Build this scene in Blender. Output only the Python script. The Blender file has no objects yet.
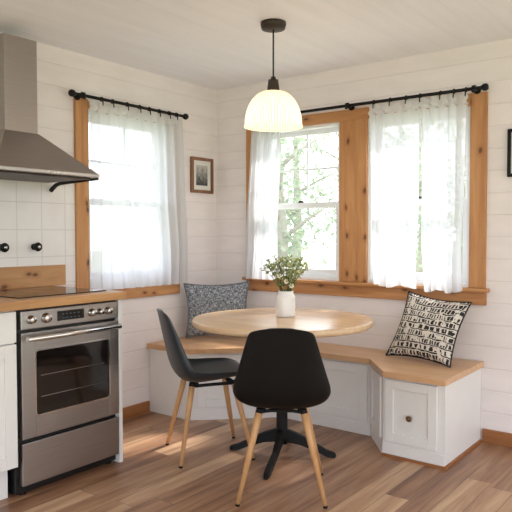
import bpy, bmesh, math, random
from mathutils import Vector, Matrix
random.seed(7)
S = bpy.context.scene
COL = S.collection
PI = math.pi

# ------------------------------------------------------------------ materials
def new_mat(name):
    m = bpy.data.materials.new(name); m.use_nodes = True
    nt = m.node_tree; nt.nodes.clear()
    out = nt.nodes.new('ShaderNodeOutputMaterial')
    b = nt.nodes.new('ShaderNodeBsdfPrincipled')
    nt.links.new(b.outputs[0], out.inputs[0])
    return m, nt, b, out

def N(nt, t, **kw):
    n = nt.nodes.new('ShaderNode' + t)
    for k, v in kw.items():
        if k.startswith('i_'):
            n.inputs[int(k[2:])].default_value = v
        else:
            setattr(n, k, v)
    return n

def L(nt, a, b): nt.links.new(a, b)

def math_n(nt, op, a, b=None, c=None):
    n = nt.nodes.new('ShaderNodeMath'); n.operation = op
    for i, v in enumerate((a, b, c)):
        if v is None: continue
        if isinstance(v, (int, float)): n.inputs[i].default_value = v
        else: L(nt, v, n.inputs[i])
    return n.outputs[0]

def mixc(nt, fac, a, b, mode='MIX'):
    n = nt.nodes.new('ShaderNodeMix'); n.data_type = 'RGBA'; n.blend_type = mode
    for idx, v in ((0, fac), (6, a), (7, b)):
        if isinstance(v, (int, float)): n.inputs[idx].default_value = v
        elif isinstance(v, tuple): n.inputs[idx].default_value = v if len(v) == 4 else (*v, 1)
        else: L(nt, v, n.inputs[idx])
    return n.outputs[2]

def ramp(nt, fac, stops):
    n = nt.nodes.new('ShaderNodeValToRGB')
    el = n.color_ramp.elements
    while len(el) < len(stops): el.new(0.5)
    for e, (p, c) in zip(el, stops):
        e.position = p; e.color = c if len(c) == 4 else (*c, 1)
    L(nt, fac, n.inputs[0])
    return n.outputs[0]

def objcoord(nt, scale=(1, 1, 1), rot=(0, 0, 0), loc=(0, 0, 0)):
    tc = nt.nodes.new('ShaderNodeTexCoord'); mp = nt.nodes.new('ShaderNodeMapping')
    mp.inputs['Scale'].default_value = scale; mp.inputs['Rotation'].default_value = rot
    mp.inputs['Location'].default_value = loc
    L(nt, tc.outputs['Object'], mp.inputs[0])
    return mp.outputs[0]

def noise(nt, vec, scale, detail=3, rough=.5, dist=0):
    n = nt.nodes.new('ShaderNodeTexNoise')
    n.inputs['Scale'].default_value = scale; n.inputs['Detail'].default_value = detail
    n.inputs['Roughness'].default_value = rough; n.inputs['Distortion'].default_value = dist
    if vec is not None: L(nt, vec, n.inputs['Vector'])
    return n.outputs[0]

def bump(nt, b, h, strength=.2, dist=.01):
    n = nt.nodes.new('ShaderNodeBump'); n.inputs['Strength'].default_value = strength
    n.inputs['Distance'].default_value = dist
    L(nt, h, n.inputs['Height']); L(nt, n.outputs[0], b.inputs['Normal'])

def srgb(r, g, b):
    f = lambda c: (c/255/12.92 if c/255 <= .04045 else ((c/255+.055)/1.055)**2.4)
    return (f(r), f(g), f(b), 1)

def plain(name, col, rough=.5, metal=0, var=.04, spec=.5, nscale=8):
    m, nt, b, o = new_mat(name)
    v = objcoord(nt)
    n = noise(nt, v, nscale, 4)
    dk = tuple(c*(1-var*2) for c in col[:3]) + (1,)
    L(nt, ramp(nt, n, [(.3, dk), (.7, col)]), b.inputs['Base Color'])
    b.inputs['Roughness'].default_value = rough; b.inputs['Metallic'].default_value = metal
    b.inputs['Specular IOR Level'].default_value = spec
    return m

def wood(name, light, dark, axis='x', rough=.45, knots=True, grain=1.0, stave=None, seed=0):
    """grain runs along `axis` of the object's own coordinates"""
    m, nt, b, o = new_mat(name)
    st = {'x': (1.2, 14, 14), 'y': (14, 1.2, 14), 'z': (14, 14, 1.2)}[axis]
    v = objcoord(nt, st, loc=(seed, seed*.7, seed*.3))
    n1 = noise(nt, v, 1.6*grain, 6, .6, .6)
    n2 = noise(nt, v, 7*grain, 3, .5)
    c = ramp(nt, n1, [(.28, dark), (.72, light)])
    c2 = mixc(nt, math_n(nt, 'MULTIPLY', n2, .35), c, tuple(x*.72 for x in dark[:3]))
    if stave:
        ax, w = stave                      # staves: tone changes every w metres across `ax`
        tc = nt.nodes.new('ShaderNodeTexCoord'); sp = nt.nodes.new('ShaderNodeSeparateXYZ')
        L(nt, tc.outputs['Object'], sp.inputs[0])
        q = math_n(nt, 'FLOOR', math_n(nt, 'DIVIDE', sp.outputs['xyz'.index(ax)], w))
        along = sp.outputs['xyz'.index(axis)]
        q2 = math_n(nt, 'FLOOR', math_n(nt, 'ADD', math_n(nt, 'DIVIDE', along, .6), math_n(nt, 'MULTIPLY', q, .37)))
        wn = nt.nodes.new('ShaderNodeTexWhiteNoise'); wn.noise_dimensions = '2D'
        cb = nt.nodes.new('ShaderNodeCombineXYZ'); L(nt, q, cb.inputs[0]); L(nt, q2, cb.inputs[1])
        L(nt, cb.outputs[0], wn.inputs['Vector'])
        c2 = mixc(nt, math_n(nt, 'MULTIPLY', wn.outputs[0], .3), c2, tuple(x*.7 for x in dark[:3]))
    if knots:
        tk = nt.nodes.new('ShaderNodeTexCoord'); sk = nt.nodes.new('ShaderNodeSeparateXYZ'); L(nt, tk.outputs['Object'], sk.inputs[0])
        if axis == 'z': across, along = math_n(nt, 'ADD', sk.outputs[0], sk.outputs[1]), sk.outputs[2]
        else: across, along = sk.outputs[2], sk.outputs['xyz'.index(axis)]
        ck_ = nt.nodes.new('ShaderNodeCombineXYZ')
        wv = math_n(nt, 'MULTIPLY', math_n(nt, 'SUBTRACT', n1, .5), .4)
        L(nt, math_n(nt, 'ADD', math_n(nt, 'MULTIPLY', across, 15.0), math_n(nt, 'ADD', wv, seed*1.3+.15)), ck_.inputs[0])
        L(nt, math_n(nt, 'ADD', math_n(nt, 'MULTIPLY', along, 8.0), math_n(nt, 'ADD', wv, seed*.7)), ck_.inputs[1])
        vo = nt.nodes.new('ShaderNodeTexVoronoi'); vo.voronoi_dimensions = '2D'; vo.inputs['Scale'].default_value = 1.0
        L(nt, ck_.outputs[0], vo.inputs['Vector'])
        cs_ = nt.nodes.new('ShaderNodeSeparateXYZ'); L(nt, vo.outputs['Color'], cs_.inputs[0])
        gate = math_n(nt, 'GREATER_THAN', cs_.outputs[0], .80)
        halo = ramp(nt, vo.outputs['Distance'], [(.12, (1, 1, 1)), (.42, (0, 0, 0))])
        c2 = mixc(nt, math_n(nt, 'MULTIPLY', math_n(nt, 'MULTIPLY', halo, gate), .55), c2, srgb(150, 92, 48))
        k = math_n(nt, 'MULTIPLY', ramp(nt, vo.outputs['Distance'], [(.09, (.85, .85, .85)), (.18, (0, 0, 0))]), gate)
        c2 = mixc(nt, k, c2, srgb(92, 52, 28))
    L(nt, c2, b.inputs['Base Color'])
    b.inputs['Roughness'].default_value = rough
    bump(nt, b, n2, .08, .004)
    return m

def paint_wall(name, axis_v='z'):
    """painted horizontal shiplap: a shadow gap every .1265 m of height"""
    m, nt, b, o = new_mat(name)
    tc = nt.nodes.new('ShaderNodeTexCoord'); sp = nt.nodes.new('ShaderNodeSeparateXYZ')
    L(nt, tc.outputs['Object'], sp.inputs[0])
    fr = math_n(nt, 'FRACT', math_n(nt, 'DIVIDE', math_n(nt, 'ADD', sp.outputs[2], -1.0635+1.2650), .1265))
    d = math_n(nt, 'MINIMUM', fr, math_n(nt, 'SUBTRACT', 1.0, fr))
    g = ramp(nt, d, [(.012, (1, 1, 1)), (.035, (0, 0, 0))])
    n = noise(nt, objcoord(nt, (1.5, 1.5, 6)), 2.5, 4)
    base = ramp(nt, n, [(.3, srgb(233, 224, 221)), (.7, srgb(240, 231, 229))])
    c = mixc(nt, math_n(nt, 'MULTIPLY', g, .15), base, srgb(168, 156, 146))
    L(nt, c, b.inputs['Base Color']); b.inputs['Roughness'].default_value = .55
    bump(nt, b, math_n(nt, 'SUBTRACT', 1.0, g), .35, .006)
    return m

def ceiling_mat():
    m, nt, b, o = new_mat('painted ceiling boards')
    tc = nt.nodes.new('ShaderNodeTexCoord'); sp = nt.nodes.new('ShaderNodeSeparateXYZ')
    L(nt, tc.outputs['Object'], sp.inputs[0])
    fr = math_n(nt, 'FRACT', math_n(nt, 'DIVIDE', math_n(nt, 'ADD', sp.outputs[0], 9.0), .14))
    d = math_n(nt, 'MINIMUM', fr, math_n(nt, 'SUBTRACT', 1.0, fr))
    g = ramp(nt, d, [(.015, (1, 1, 1)), (.05, (0, 0, 0))])
    n = noise(nt, objcoord(nt, (8, .8, 1)), 2.0, 4)
    base = ramp(nt, n, [(.3, srgb(242, 241, 247)), (.7, srgb(248, 247, 253))])
    c = mixc(nt, math_n(nt, 'MULTIPLY', g, .05), base, srgb(180, 168, 160))
    L(nt, c, b.inputs['Base Color']); b.inputs['Roughness'].default_value = .6
    bump(nt, b, n, .05, .004)
    return m

def floor_mat():
    m, nt, b, o = new_mat('wood plank floor')
    tc = nt.nodes.new('ShaderNodeTexCoord'); sp = nt.nodes.new('ShaderNodeSeparateXYZ')
    L(nt, tc.outputs['Object'], sp.inputs[0])
    X, Y = sp.outputs[0], sp.outputs[1]
    W, LEN = .118, 2.3
    px = math_n(nt, 'DIVIDE', math_n(nt, 'ADD', X, 20.03), W)
    row = math_n(nt, 'FLOOR', px)
    wr = nt.nodes.new('ShaderNodeTexWhiteNoise'); wr.noise_dimensions = '1D'; L(nt, row, wr.inputs['W'])
    py = math_n(nt, 'ADD', math_n(nt, 'DIVIDE', math_n(nt, 'ADD', Y, 20), LEN), math_n(nt, 'MULTIPLY', wr.outputs[0], 7.0))
    cell = math_n(nt, 'FLOOR', py)
    cb = nt.nodes.new('ShaderNodeCombineXYZ'); L(nt, row, cb.inputs[0]); L(nt, cell, cb.inputs[1])
    wn = nt.nodes.new('ShaderNodeTexWhiteNoise'); wn.noise_dimensions = '2D'; L(nt, cb.outputs[0], wn.inputs['Vector'])
    # per-plank shifted grain
    cs = nt.nodes.new('ShaderNodeCombineXYZ')
    L(nt, math_n(nt, 'ADD', math_n(nt, 'MULTIPLY', X, 12.0), math_n(nt, 'MULTIPLY', wn.outputs[0], 41.0)), cs.inputs[0])
    L(nt, math_n(nt, 'ADD', math_n(nt, 'MULTIPLY', Y, .85), math_n(nt, 'MULTIPLY', wn.outputs[0], 17.0)), cs.inputs[1])
    g1 = noise(nt, cs.outputs[0], 1.5, 5, .6, .5)
    g2 = noise(nt, cs.outputs[0], 6, 3, .5, .2)
    t = math_n(nt, 'ADD', math_n(nt, 'MULTIPLY', wn.outputs[0], .36), math_n(nt, 'MULTIPLY', g1, .86))
    c = ramp(nt, t, [(.32, srgb(112, 76, 56)), (.50, srgb(156, 115, 87)), (.66, srgb(186, 146, 113)), (.88, srgb(222, 186, 150))])
    c = mixc(nt, math_n(nt, 'MULTIPLY', g2, .30), c, srgb(98, 64, 44))
    ex = math_n(nt, 'FRACT', px); ex = math_n(nt, 'MINIMUM', ex, math_n(nt, 'SUBTRACT', 1.0, ex))
    ey = math_n(nt, 'FRACT', py); ey = math_n(nt, 'MINIMUM', ey, math_n(nt, 'SUBTRACT', 1.0, ey))
    e = math_n(nt, 'MINIMUM', ex, math_n(nt, 'MULTIPLY', ey, LEN/W))
    gap = ramp(nt, e, [(.008, (1, 1, 1)), (.022, (0, 0, 0))])
    c = mixc(nt, math_n(nt, 'MULTIPLY', gap, .6), c, srgb(66, 42, 28))
    L(nt, c, b.inputs['Base Color'])
    L(nt, math_n(nt, 'ADD', math_n(nt, 'MULTIPLY', g2, .15), .30), b.inputs['Roughness'])
    bump(nt, b, math_n(nt, 'SUBTRACT', math_n(nt, 'MULTIPLY', g2, .2), gap), .12, .003)
    return m

def tile_mat():
    m, nt, b, o = new_mat('white square wall tile')
    tc = nt.nodes.new('ShaderNodeTexCoord'); sp = nt.nodes.new('ShaderNodeSeparateXYZ')
    L(nt, tc.outputs['Object'], sp.inputs[0])
    def edge(v, off, w):
        f = math_n(nt, 'FRACT', math_n(nt, 'DIVIDE', math_n(nt, 'ADD', v, off), w))
        return math_n(nt, 'MINIMUM', f, math_n(nt, 'SUBTRACT', 1.0, f))
    e = math_n(nt, 'MINIMUM', edge(sp.outputs[1], 1.551+1.6, .16), edge(sp.outputs[2], -1.08+1.55, .155))
    g = ramp(nt, e, [(.008, (1, 1, 1)), (.022, (0, 0, 0))])
    n = noise(nt, objcoord(nt), 5, 2)
    base = ramp(nt, n, [(.3, srgb(228, 222, 219)), (.7, srgb(236, 231, 228))])
    L(nt, mixc(nt, math_n(nt, 'MULTIPLY', g, .4), base, srgb(176, 166, 156)), b.inputs['Base Color'])
    b.inputs['Roughness'].default_value = .35
    bump(nt, b, math_n(nt, 'SUBTRACT', 1.0, g), .25, .004)
    return m

def steel(name, col, axis='y', rough=.32):
    m, nt, b, o = new_mat(name)
    st = {'y': (60, 1.5, 60), 'z': (60, 60, 1.5), 'x': (1.5, 60, 60)}[axis]
    n = noise(nt, objcoord(nt, st), 3, 4)
    L(nt, ramp(nt, n, [(.2, tuple(c*.82 for c in col[:3])), (.8, col)]), b.inputs['Base Color'])
    b.inputs['Metallic'].default_value = 1
    L(nt, math_n(nt, 'ADD', math_n(nt, 'MULTIPLY', n, .14), rough-.07), b.inputs['Roughness'])
    return m

def curtain_mat():
    m, nt, b, o = new_mat('sheer white voile')
    nt.nodes.remove(b)
    tr = N(nt, 'BsdfTransparent'); tr.inputs[0].default_value = (1, 1, 1, 1)
    tl = N(nt, 'BsdfTranslucent'); tl.inputs[0].default_value = (.66, .685, .72, 1)
    df = N(nt, 'BsdfDiffuse'); df.inputs[0].default_value = (.93, .935, .945, 1)
    n = noise(nt, objcoord(nt, (60, 60, 3)), 2, 2)
    m1 = N(nt, 'MixShader', i_0=.42); L(nt, tl.outputs[0], m1.inputs[1]); L(nt, df.outputs[0], m1.inputs[2])
    m2 = N(nt, 'MixShader'); L(nt, math_n(nt, 'ADD', math_n(nt, 'MULTIPLY', n, .08), .08), m2.inputs[0])
    L(nt, m1.outputs[0], m2.inputs[1]); L(nt, tr.outputs[0], m2.inputs[2])
    L(nt, m2.outputs[0], o.inputs[0])
    return m

def glass_mat():
    m, nt, b, o = new_mat('window glass')
    nt.nodes.remove(b)
    tr = N(nt, 'BsdfTransparent'); gl = N(nt, 'BsdfGlossy'); gl.inputs[1].default_value = .02
    n = noise(nt, objcoord(nt), 1.0, 1)
    mx = N(nt, 'MixShader'); L(nt, math_n(nt, 'ADD', math_n(nt, 'MULTIPLY', n, .02), .03), mx.inputs[0])
    L(nt, tr.outputs[0], mx.inputs[1]); L(nt, gl.outputs[0], mx.inputs[2]); L(nt, mx.outputs[0], o.inputs[0])
    return m

def shade_mat():
    m, nt, b, o = new_mat('woven translucent lamp shade')
    nt.nodes.remove(b)
    tc = nt.nodes.new('ShaderNodeTexCoord'); sp = nt.nodes.new('ShaderNodeSeparateXYZ')
    L(nt, tc.outputs['Object'], sp.inputs[0])
    ang = math_n(nt, 'ARCTAN2', sp.outputs[1], sp.outputs[0])
    w = math_n(nt, 'SINE', math_n(nt, 'MULTIPLY', ang, 64.0))
    rings = math_n(nt, 'SINE', math_n(nt, 'MULTIPLY', sp.outputs[2], 420.0))
    k = math_n(nt, 'ADD', math_n(nt, 'MULTIPLY', w, .42), math_n(nt, 'MULTIPLY', rings, .08))
    c = ramp(nt, math_n(nt, 'ADD', math_n(nt, 'MULTIPLY', k, .9), .5), [(.1, srgb(196, 172, 138)), (.8, srgb(248, 238, 220))])
    tl = N(nt, 'BsdfTranslucent'); df = N(nt, 'BsdfDiffuse')
    L(nt, c, tl.inputs[0]); L(nt, c, df.inputs[0])
    mx = N(nt, 'MixShader', i_0=.45); L(nt, tl.outputs[0], mx.inputs[1]); L(nt, df.outputs[0], mx.inputs[2])
    L(nt, mx.outputs[0], o.inputs[0])
    return m

def emit_mat(name, col, s):
    m, nt, b, o = new_mat(name); nt.nodes.remove(b)
    e = N(nt, 'Emission'); e.inputs[1].default_value = s
    n = noise(nt, objcoord(nt), 3, 1)
    L(nt, ramp(nt, n, [(.2, col), (.8, tuple(c*.95 for c in col[:3]))]), e.inputs[0]); L(nt, e.outputs[0], o.inputs[0])
    return m

def tweed_mat():
    m, nt, b, o = new_mat('grey tweed weave')
    tc = nt.nodes.new('ShaderNodeTexCoord')
    mp = nt.nodes.new('ShaderNodeMapping'); mp.inputs['Scale'].default_value = (1, 1, 1); L(nt, tc.outputs['UV'], mp.inputs[0])
    sp = nt.nodes.new('ShaderNodeSeparateXYZ'); L(nt, mp.outputs[0], sp.inputs[0])
    def streak(sx, sy, sc):
        q = nt.nodes.new('ShaderNodeMapping'); q.inputs['Scale'].default_value = (sx, sy, 1); L(nt, tc.outputs['UV'], q.inputs[0])
        return noise(nt, q.outputs[0], sc, 2, .6)
    a = streak(9, 46, 1.6); c_ = streak(46, 9, 1.6); d = streak(60, 60, 1.0)
    t = math_n(nt, 'ADD', math_n(nt, 'MULTIPLY', math_n(nt, 'ADD', a, c_), .42), math_n(nt, 'MULTIPLY', d, .16))
    c = ramp(nt, t, [(.40, srgb(58, 61, 68)), (.50, srgb(120, 124, 131)), (.60, srgb(200, 201, 202))])
    L(nt, c, b.inputs['Base Color']); b.inputs['Roughness'].default_value = .9
    bump(nt, b, t, .5, .01)
    return m

def tribal_mat():
    """cream cloth woven with rows of black dashes, ladders and lines"""
    m, nt, b, o = new_mat('black and cream woven rows')
    tc = nt.nodes.new('ShaderNodeTexCoord')
    nz = nt.nodes.new('ShaderNodeTexNoise'); nz.inputs['Scale'].default_value = 9; L(nt, tc.outputs['UV'], nz.inputs['Vector'])
    sp = nt.nodes.new('ShaderNodeSeparateXYZ'); L(nt, tc.outputs['UV'], sp.inputs[0])
    wob = math_n(nt, 'MULTIPLY', math_n(nt, 'SUBTRACT', nz.outputs[0], .5), .075)
    U = math_n(nt, 'ADD', sp.outputs[0], wob); V = math_n(nt, 'ADD', sp.outputs[1], wob)
    v = math_n(nt, 'MULTIPLY', V, 9.5)
    row = math_n(nt, 'FLOOR', v); fv = math_n(nt, 'FRACT', v)
    wr = nt.nodes.new('ShaderNodeTexWhiteNoise'); wr.noise_dimensions = '1D'; L(nt, row, wr.inputs['W'])
    cnt = math_n(nt, 'ADD', 11.0, math_n(nt, 'FLOOR', math_n(nt, 'MULTIPLY', wr.outputs[0], 16.0)))
    u = math_n(nt, 'MULTIPLY', U, cnt)
    cu = math_n(nt, 'FLOOR', u); fu = math_n(nt, 'FRACT', u)
    cb = nt.nodes.new('ShaderNodeCombineXYZ'); L(nt, cu, cb.inputs[0]); L(nt, row, cb.inputs[1])
    wn = nt.nodes.new('ShaderNodeTexWhiteNoise'); wn.noise_dimensions = '2D'; L(nt, cb.outputs[0], wn.inputs['Vector'])
    width = math_n(nt, 'ADD', .25, math_n(nt, 'MULTIPLY', wn.outputs[0], .6))
    dash = math_n(nt, 'LESS_THAN', fu, width)
    inrow = math_n(nt, 'MULTIPLY', math_n(nt, 'GREATER_THAN', fv, .24), math_n(nt, 'LESS_THAN', fv, .86))
    line = math_n(nt, 'LESS_THAN', fv, .17)
    keep = math_n(nt, 'GREATER_THAN', nz.outputs[0], .40)
    k = math_n(nt, 'MAXIMUM', math_n(nt, 'MULTIPLY', dash, inrow), line)
    k = math_n(nt, 'MULTIPLY', k, keep)
    fine = noise(nt, tc.outputs['UV'], 120, 2)
    c = mixc(nt, k, ramp(nt, fine, [(.3, srgb(204, 194, 182)), (.7, srgb(232, 224, 214))]), ramp(nt, fine, [(.3, srgb(24, 22, 22)), (.7, srgb(58, 54, 52))]))
    L(nt, c, b.inputs['Base Color']); b.inputs['Roughness'].default_value = .95
    bump(nt, b, math_n(nt, 'ADD', fine, k), .35, .006)
    return m

def photo_mat(name, scale, lo, hi):
    m, nt, b, o = new_mat(name)
    tc = nt.nodes.new('ShaderNodeTexCoord'); sp = nt.nodes.new('ShaderNodeSeparateXYZ')
    L(nt, tc.outputs['UV'], sp.inputs[0])
    n = noise(nt, tc.outputs['UV'], scale, 5, .6)
    t = math_n(nt, 'ADD', math_n(nt, 'MULTIPLY', n, .9), math_n(nt, 'MULTIPLY', math_n(nt, 'SUBTRACT', sp.outputs[1], .5), .55))
    L(nt, ramp(nt, t, [(.25, lo), (.48, tuple((a+c)/2 for a, c in zip(lo[:3], hi[:3]))), (.7, hi)]), b.inputs['Base Color'])
    b.inputs['Roughness'].default_value = .3
    return m

def leaf_mat(name, a, c, trans=.4):
    m, nt, b, o = new_mat(name)
    n = noise(nt, objcoord(nt), 3.0, 2)
    cc = ramp(nt, n, [(.3, a), (.7, c)])
    L(nt, cc, b.inputs['Base Color']); b.inputs['Roughness'].default_value = .6
    tl = N(nt, 'BsdfTranslucent'); L(nt, cc, tl.inputs[0])
    mx = N(nt, 'MixShader', i_0=trans); L(nt, b.outputs[0], mx.inputs[1]); L(nt, tl.outputs[0], mx.inputs[2])
    L(nt, mx.outputs[0], o.inputs[0])
    return m

def lawn_mat():
    m, nt, b, o = new_mat('sunlit lawn')
    n = noise(nt, objcoord(nt), .6, 4); n2 = noise(nt, objcoord(nt), 14, 3)
    c = ramp(nt, n, [(.3, srgb(142, 150, 118)), (.7, srgb(160, 164, 138))])
    L(nt, mixc(nt, math_n(nt, 'MULTIPLY', n2, .3), c, srgb(122, 136, 96)), b.inputs['Base Color'])
    b.inputs['Roughness'].default_value = .95
    return m

PINE_L, PINE_D = srgb(212, 158, 104), srgb(176, 116, 66)
M = dict(
    wall=paint_wall('painted shiplap'), ceil=ceiling_mat(), floor=floor_mat(), tile=tile_mat(),
    pine_z=wood('knotty pine upright', PINE_L, PINE_D, 'z', .5, True),
    pine_x=wood('knotty pine along x', PINE_L, PINE_D, 'x', .5, True, seed=3),
    pine_y=wood('knotty pine along y', PINE_L, PINE_D, 'y', .5, True, seed=5),
    base_x=wood('stained baseboard x', srgb(176, 116, 66), srgb(140, 86, 46), 'x', .5, False),
    base_y=wood('stained baseboard y', srgb(176, 116, 66), srgb(140, 86, 46), 'y', .5, False),
    bench=wood('oak bench top', srgb(236, 196, 156), srgb(210, 160, 114), 'x', .32, False, 1, ('y', .09)),
    counter=wood('oak butcher block', srgb(214, 166, 112), srgb(182, 130, 80), 'y', .4, False, 1, ('x', .05)),
    board=wood('oak splash board', srgb(206, 160, 108), srgb(176, 126, 78), 'y', .45, True, 1),
    table=wood('pale oak table top', srgb(236, 206, 170), srgb(214, 176, 136), 'x', .26, False, .9, ('y', .11)),
    leg=wood('beech leg', srgb(214, 168, 118), srgb(184, 134, 86), 'z', .45, False, 1.5),
    frame_wood=wood('walnut picture frame', srgb(150, 104, 70), srgb(112, 74, 48), 'z', .5, False),
    white=plain('white cabinet paint', srgb(232, 229, 225), .42, 0, .015),
    vinyl=plain('white window vinyl', srgb(238, 240, 242), .35, 0, .01),
    shell=plain('matte black moulded plastic', srgb(14, 13, 13), .5, 0, .05, .22),
    slate=plain('dark slate moulded plastic', srgb(40, 46, 50), .40, 0, .05, .5),
    black=plain('black powder coat', srgb(15, 14, 14), .5, 0, .06, .25),
    bronze=plain('dark bronze', srgb(58, 46, 38), .45, .3, .06),
    gap=plain('black enamel', srgb(12, 12, 13), .35, 0, .04),
    steel=steel('brushed steel', srgb(182, 177, 173), 'y'),
    steel_dark=steel('brushed hood steel', srgb(168, 158, 152), 'y', .46),
    chrome=steel('satin handle steel', srgb(214, 210, 205), 'y', .22),
    oven_glass=plain('smoked oven glass', srgb(24, 19, 17), .08, 0, .1, .6),
    cook_glass=plain('black cooktop glass', srgb(20, 18, 18), .06, 0, .05, .6),
    display=plain('black display', srgb(10, 10, 12), .12, 0, .05, .5),
    digits=emit_mat('pale display digits', srgb(150, 170, 180), .25),
    wood_knob=plain('bronze knob', srgb(110, 74, 44), .35, .4, .08),
    curtain=curtain_mat(), glass=glass_mat(), shade=shade_mat(),
    bulb=emit_mat('warm bulb', (1, .80, .52, 1), 9.0),
    tweed=tweed_mat(), tribal=tribal_mat(),
    ceramic=plain('matte white ceramic', srgb(238, 235, 230), .4, 0, .01),
    mat_card=plain('white mat card', srgb(232, 228, 222), .8, 0, .02),
    photo=photo_mat('grey landscape print', 4.5, srgb(60, 62, 60), srgb(190, 186, 178)),
    photo2=photo_mat('pale print', 3.0, srgb(196, 190, 182), srgb(236, 232, 226)),
    stem=plain('flower stem', srgb(86, 104, 54), .6, 0, .1),
    foliage=leaf_mat('bouquet leaves', srgb(104, 122, 62), srgb(196, 198, 138), .3),
    petal=leaf_mat('cream petals', srgb(244, 240, 216), srgb(252, 250, 236), .3),
    pistil=plain('yellow flower centre', srgb(206, 176, 74), .7),
    tree=leaf_mat('haze-paled tree leaves', srgb(146, 162, 138), srgb(184, 196, 172), .5),  # outdoor haze is put into the leaf colour as extra paleness
    tree_d=leaf_mat('haze-paled deeper tree leaves', srgb(126, 146, 122), srgb(164, 180, 152), .5),  # deeper green, also lightened in colour to imitate the haze
    bark=plain('tree bark', srgb(190, 184, 174), .9, 0, .1),
    lawn=lawn_mat(),
)

# ------------------------------------------------------------------ mesh helpers
def BM(): return bmesh.new()

def merge(bm, tmp, mat4=None):
    if mat4 is not None: bmesh.ops.transform(tmp, matrix=mat4, verts=tmp.verts)
    me = bpy.data.meshes.new('tmp'); tmp.to_mesh(me); tmp.free()
    bm.from_mesh(me); bpy.data.meshes.remove(me)

def box(bm, x0, x1, y0, y1, z0, z1, bev=.0, seg=2, mat4=None):
    t = BM(); bmesh.ops.create_cube(t, size=1)
    bmesh.ops.scale(t, vec=(abs(x1-x0), abs(y1-y0), abs(z1-z0)), verts=t.verts)
    if bev: bmesh.ops.bevel(t, geom=t.edges[:], offset=bev, segments=seg, affect='EDGES', profile=.6)
    bmesh.ops.translate(t, vec=((x0+x1)/2, (y0+y1)/2, (z0+z1)/2), verts=t.verts)
    merge(bm, t, mat4)
    return bm

def prism(bm, pts, z0, z1, bev=0):
    t = BM()
    vs = [t.verts.new((x, y, z0)) for x, y in pts]
    f = t.faces.new(vs)
    r = bmesh.ops.extrude_face_region(t, geom=[f])
    bmesh.ops.translate(t, vec=(0, 0, z1-z0), verts=[v for v in r['geom'] if isinstance(v, bmesh.types.BMVert)])
    bmesh.ops.recalc_face_normals(t, faces=t.faces[:])
    if bev: bmesh.ops.bevel(t, geom=t.edges[:], offset=bev, segments=2, affect='EDGES', profile=.6)
    merge(bm, t)
    return bm

def tube(bm, pts, rad, seg=12, cap=True):
    pts = [Vector(p) for p in pts]
    if isinstance(rad, (int, float)): rad = [rad]*len(pts)
    rings = []; up = None
    for i, p in enumerate(pts):
        d = (pts[min(i+1, len(pts)-1)] - pts[max(i-1, 0)]).normalized()
        if up is None:
            a = Vector((0, 0, 1)) if abs(d.z) < .9 else Vector((1, 0, 0))
            up = (a - d*a.dot(d)).normalized()
        else: up = (up - d*up.dot(d)).normalized()
        s = d.cross(up)
        rings.append([bm.verts.new(p + (up*math.cos(2*PI*k/seg) + s*math.sin(2*PI*k/seg))*rad[i]) for k in range(seg)])
    for a, b in zip(rings, rings[1:]):
        for k in range(seg):
            f = bm.faces.new((a[k], a[(k+1) % seg], b[(k+1) % seg], b[k])); f.smooth = True
    if cap:
        bm.faces.new(rings[0][::-1]); bm.faces.new(rings[-1])
    return bm

def lathe(bm, prof, cx=0, cy=0, seg=40, axis='z', origin=(0, 0, 0)):
    """profile of (r, h) turned about an axis; r=0 ends close the shape"""
    rings = []
    def pt(r, h, a):
        c, s = r*math.cos(a), r*math.sin(a)
        if axis == 'z': return (cx+c, cy+s, h)
        if axis == 'x': return (origin[0]+h, origin[1]+c, origin[2]+s)
        return (origin[0]+c, origin[1]+h, origin[2]+s)
    for r, h in prof:
        if r < 1e-6: rings.append([bm.verts.new(pt(0, h, 0))])
        else: rings.append([bm.verts.new(pt(r, h, 2*PI*k/seg)) for k in range(seg)])
    for a, b in zip(rings, rings[1:]):
        for k in range(seg):
            k2 = (k+1) % seg
            if len(a) == 1 and len(b) == 1: continue
            if len(a) == 1: f = bm.faces.new((a[0], b[k], b[k2]))
            elif len(b) == 1: f = bm.faces.new((a[k], a[k2], b[0]))
            else: f = bm.faces.new((a[k], a[k2], b[k2], b[k]))
            f.smooth = True
    return bm

def obj(name, bm, mat, parent=None, smooth=False, uv=None):
    bmesh.ops.recalc_face_normals(bm, faces=bm.faces[:])
    if parent is not None:
        off = world_off(parent)
        bmesh.ops.translate(bm, vec=-off, verts=bm.verts)
    me = bpy.data.meshes.new(name); bm.to_mesh(me); bm.free()
    if smooth:
        for p in me.polygons: p.use_smooth = True
    me.materials.append(M[mat] if isinstance(mat, str) else mat)
    o = bpy.data.objects.new(name, me); COL.objects.link(o)
    if parent is not None: o.parent = parent
    return o

def world_off(p):
    v = Vector((0, 0, 0))
    while p is not None:
        v += p.location; p = p.parent
    return v

def tag(o, label, cat, group=None):
    o['label'] = label; o['category'] = cat
    if group: o['group'] = group
    return o

def thing(name, label, cat, loc, group=None):
    o = bpy.data.objects.new(name, None); COL.objects.link(o)
    o.location = loc; o.empty_display_size = .05
    return tag(o, label, cat, group)

def struct(name, bm, mat, parent=None):
    o = obj(name, bm, mat, parent)
    if parent is None: o['kind'] = 'structure'
    return o

# ------------------------------------------------------------------ room shell
HC = 2.30
WT = .14
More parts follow.
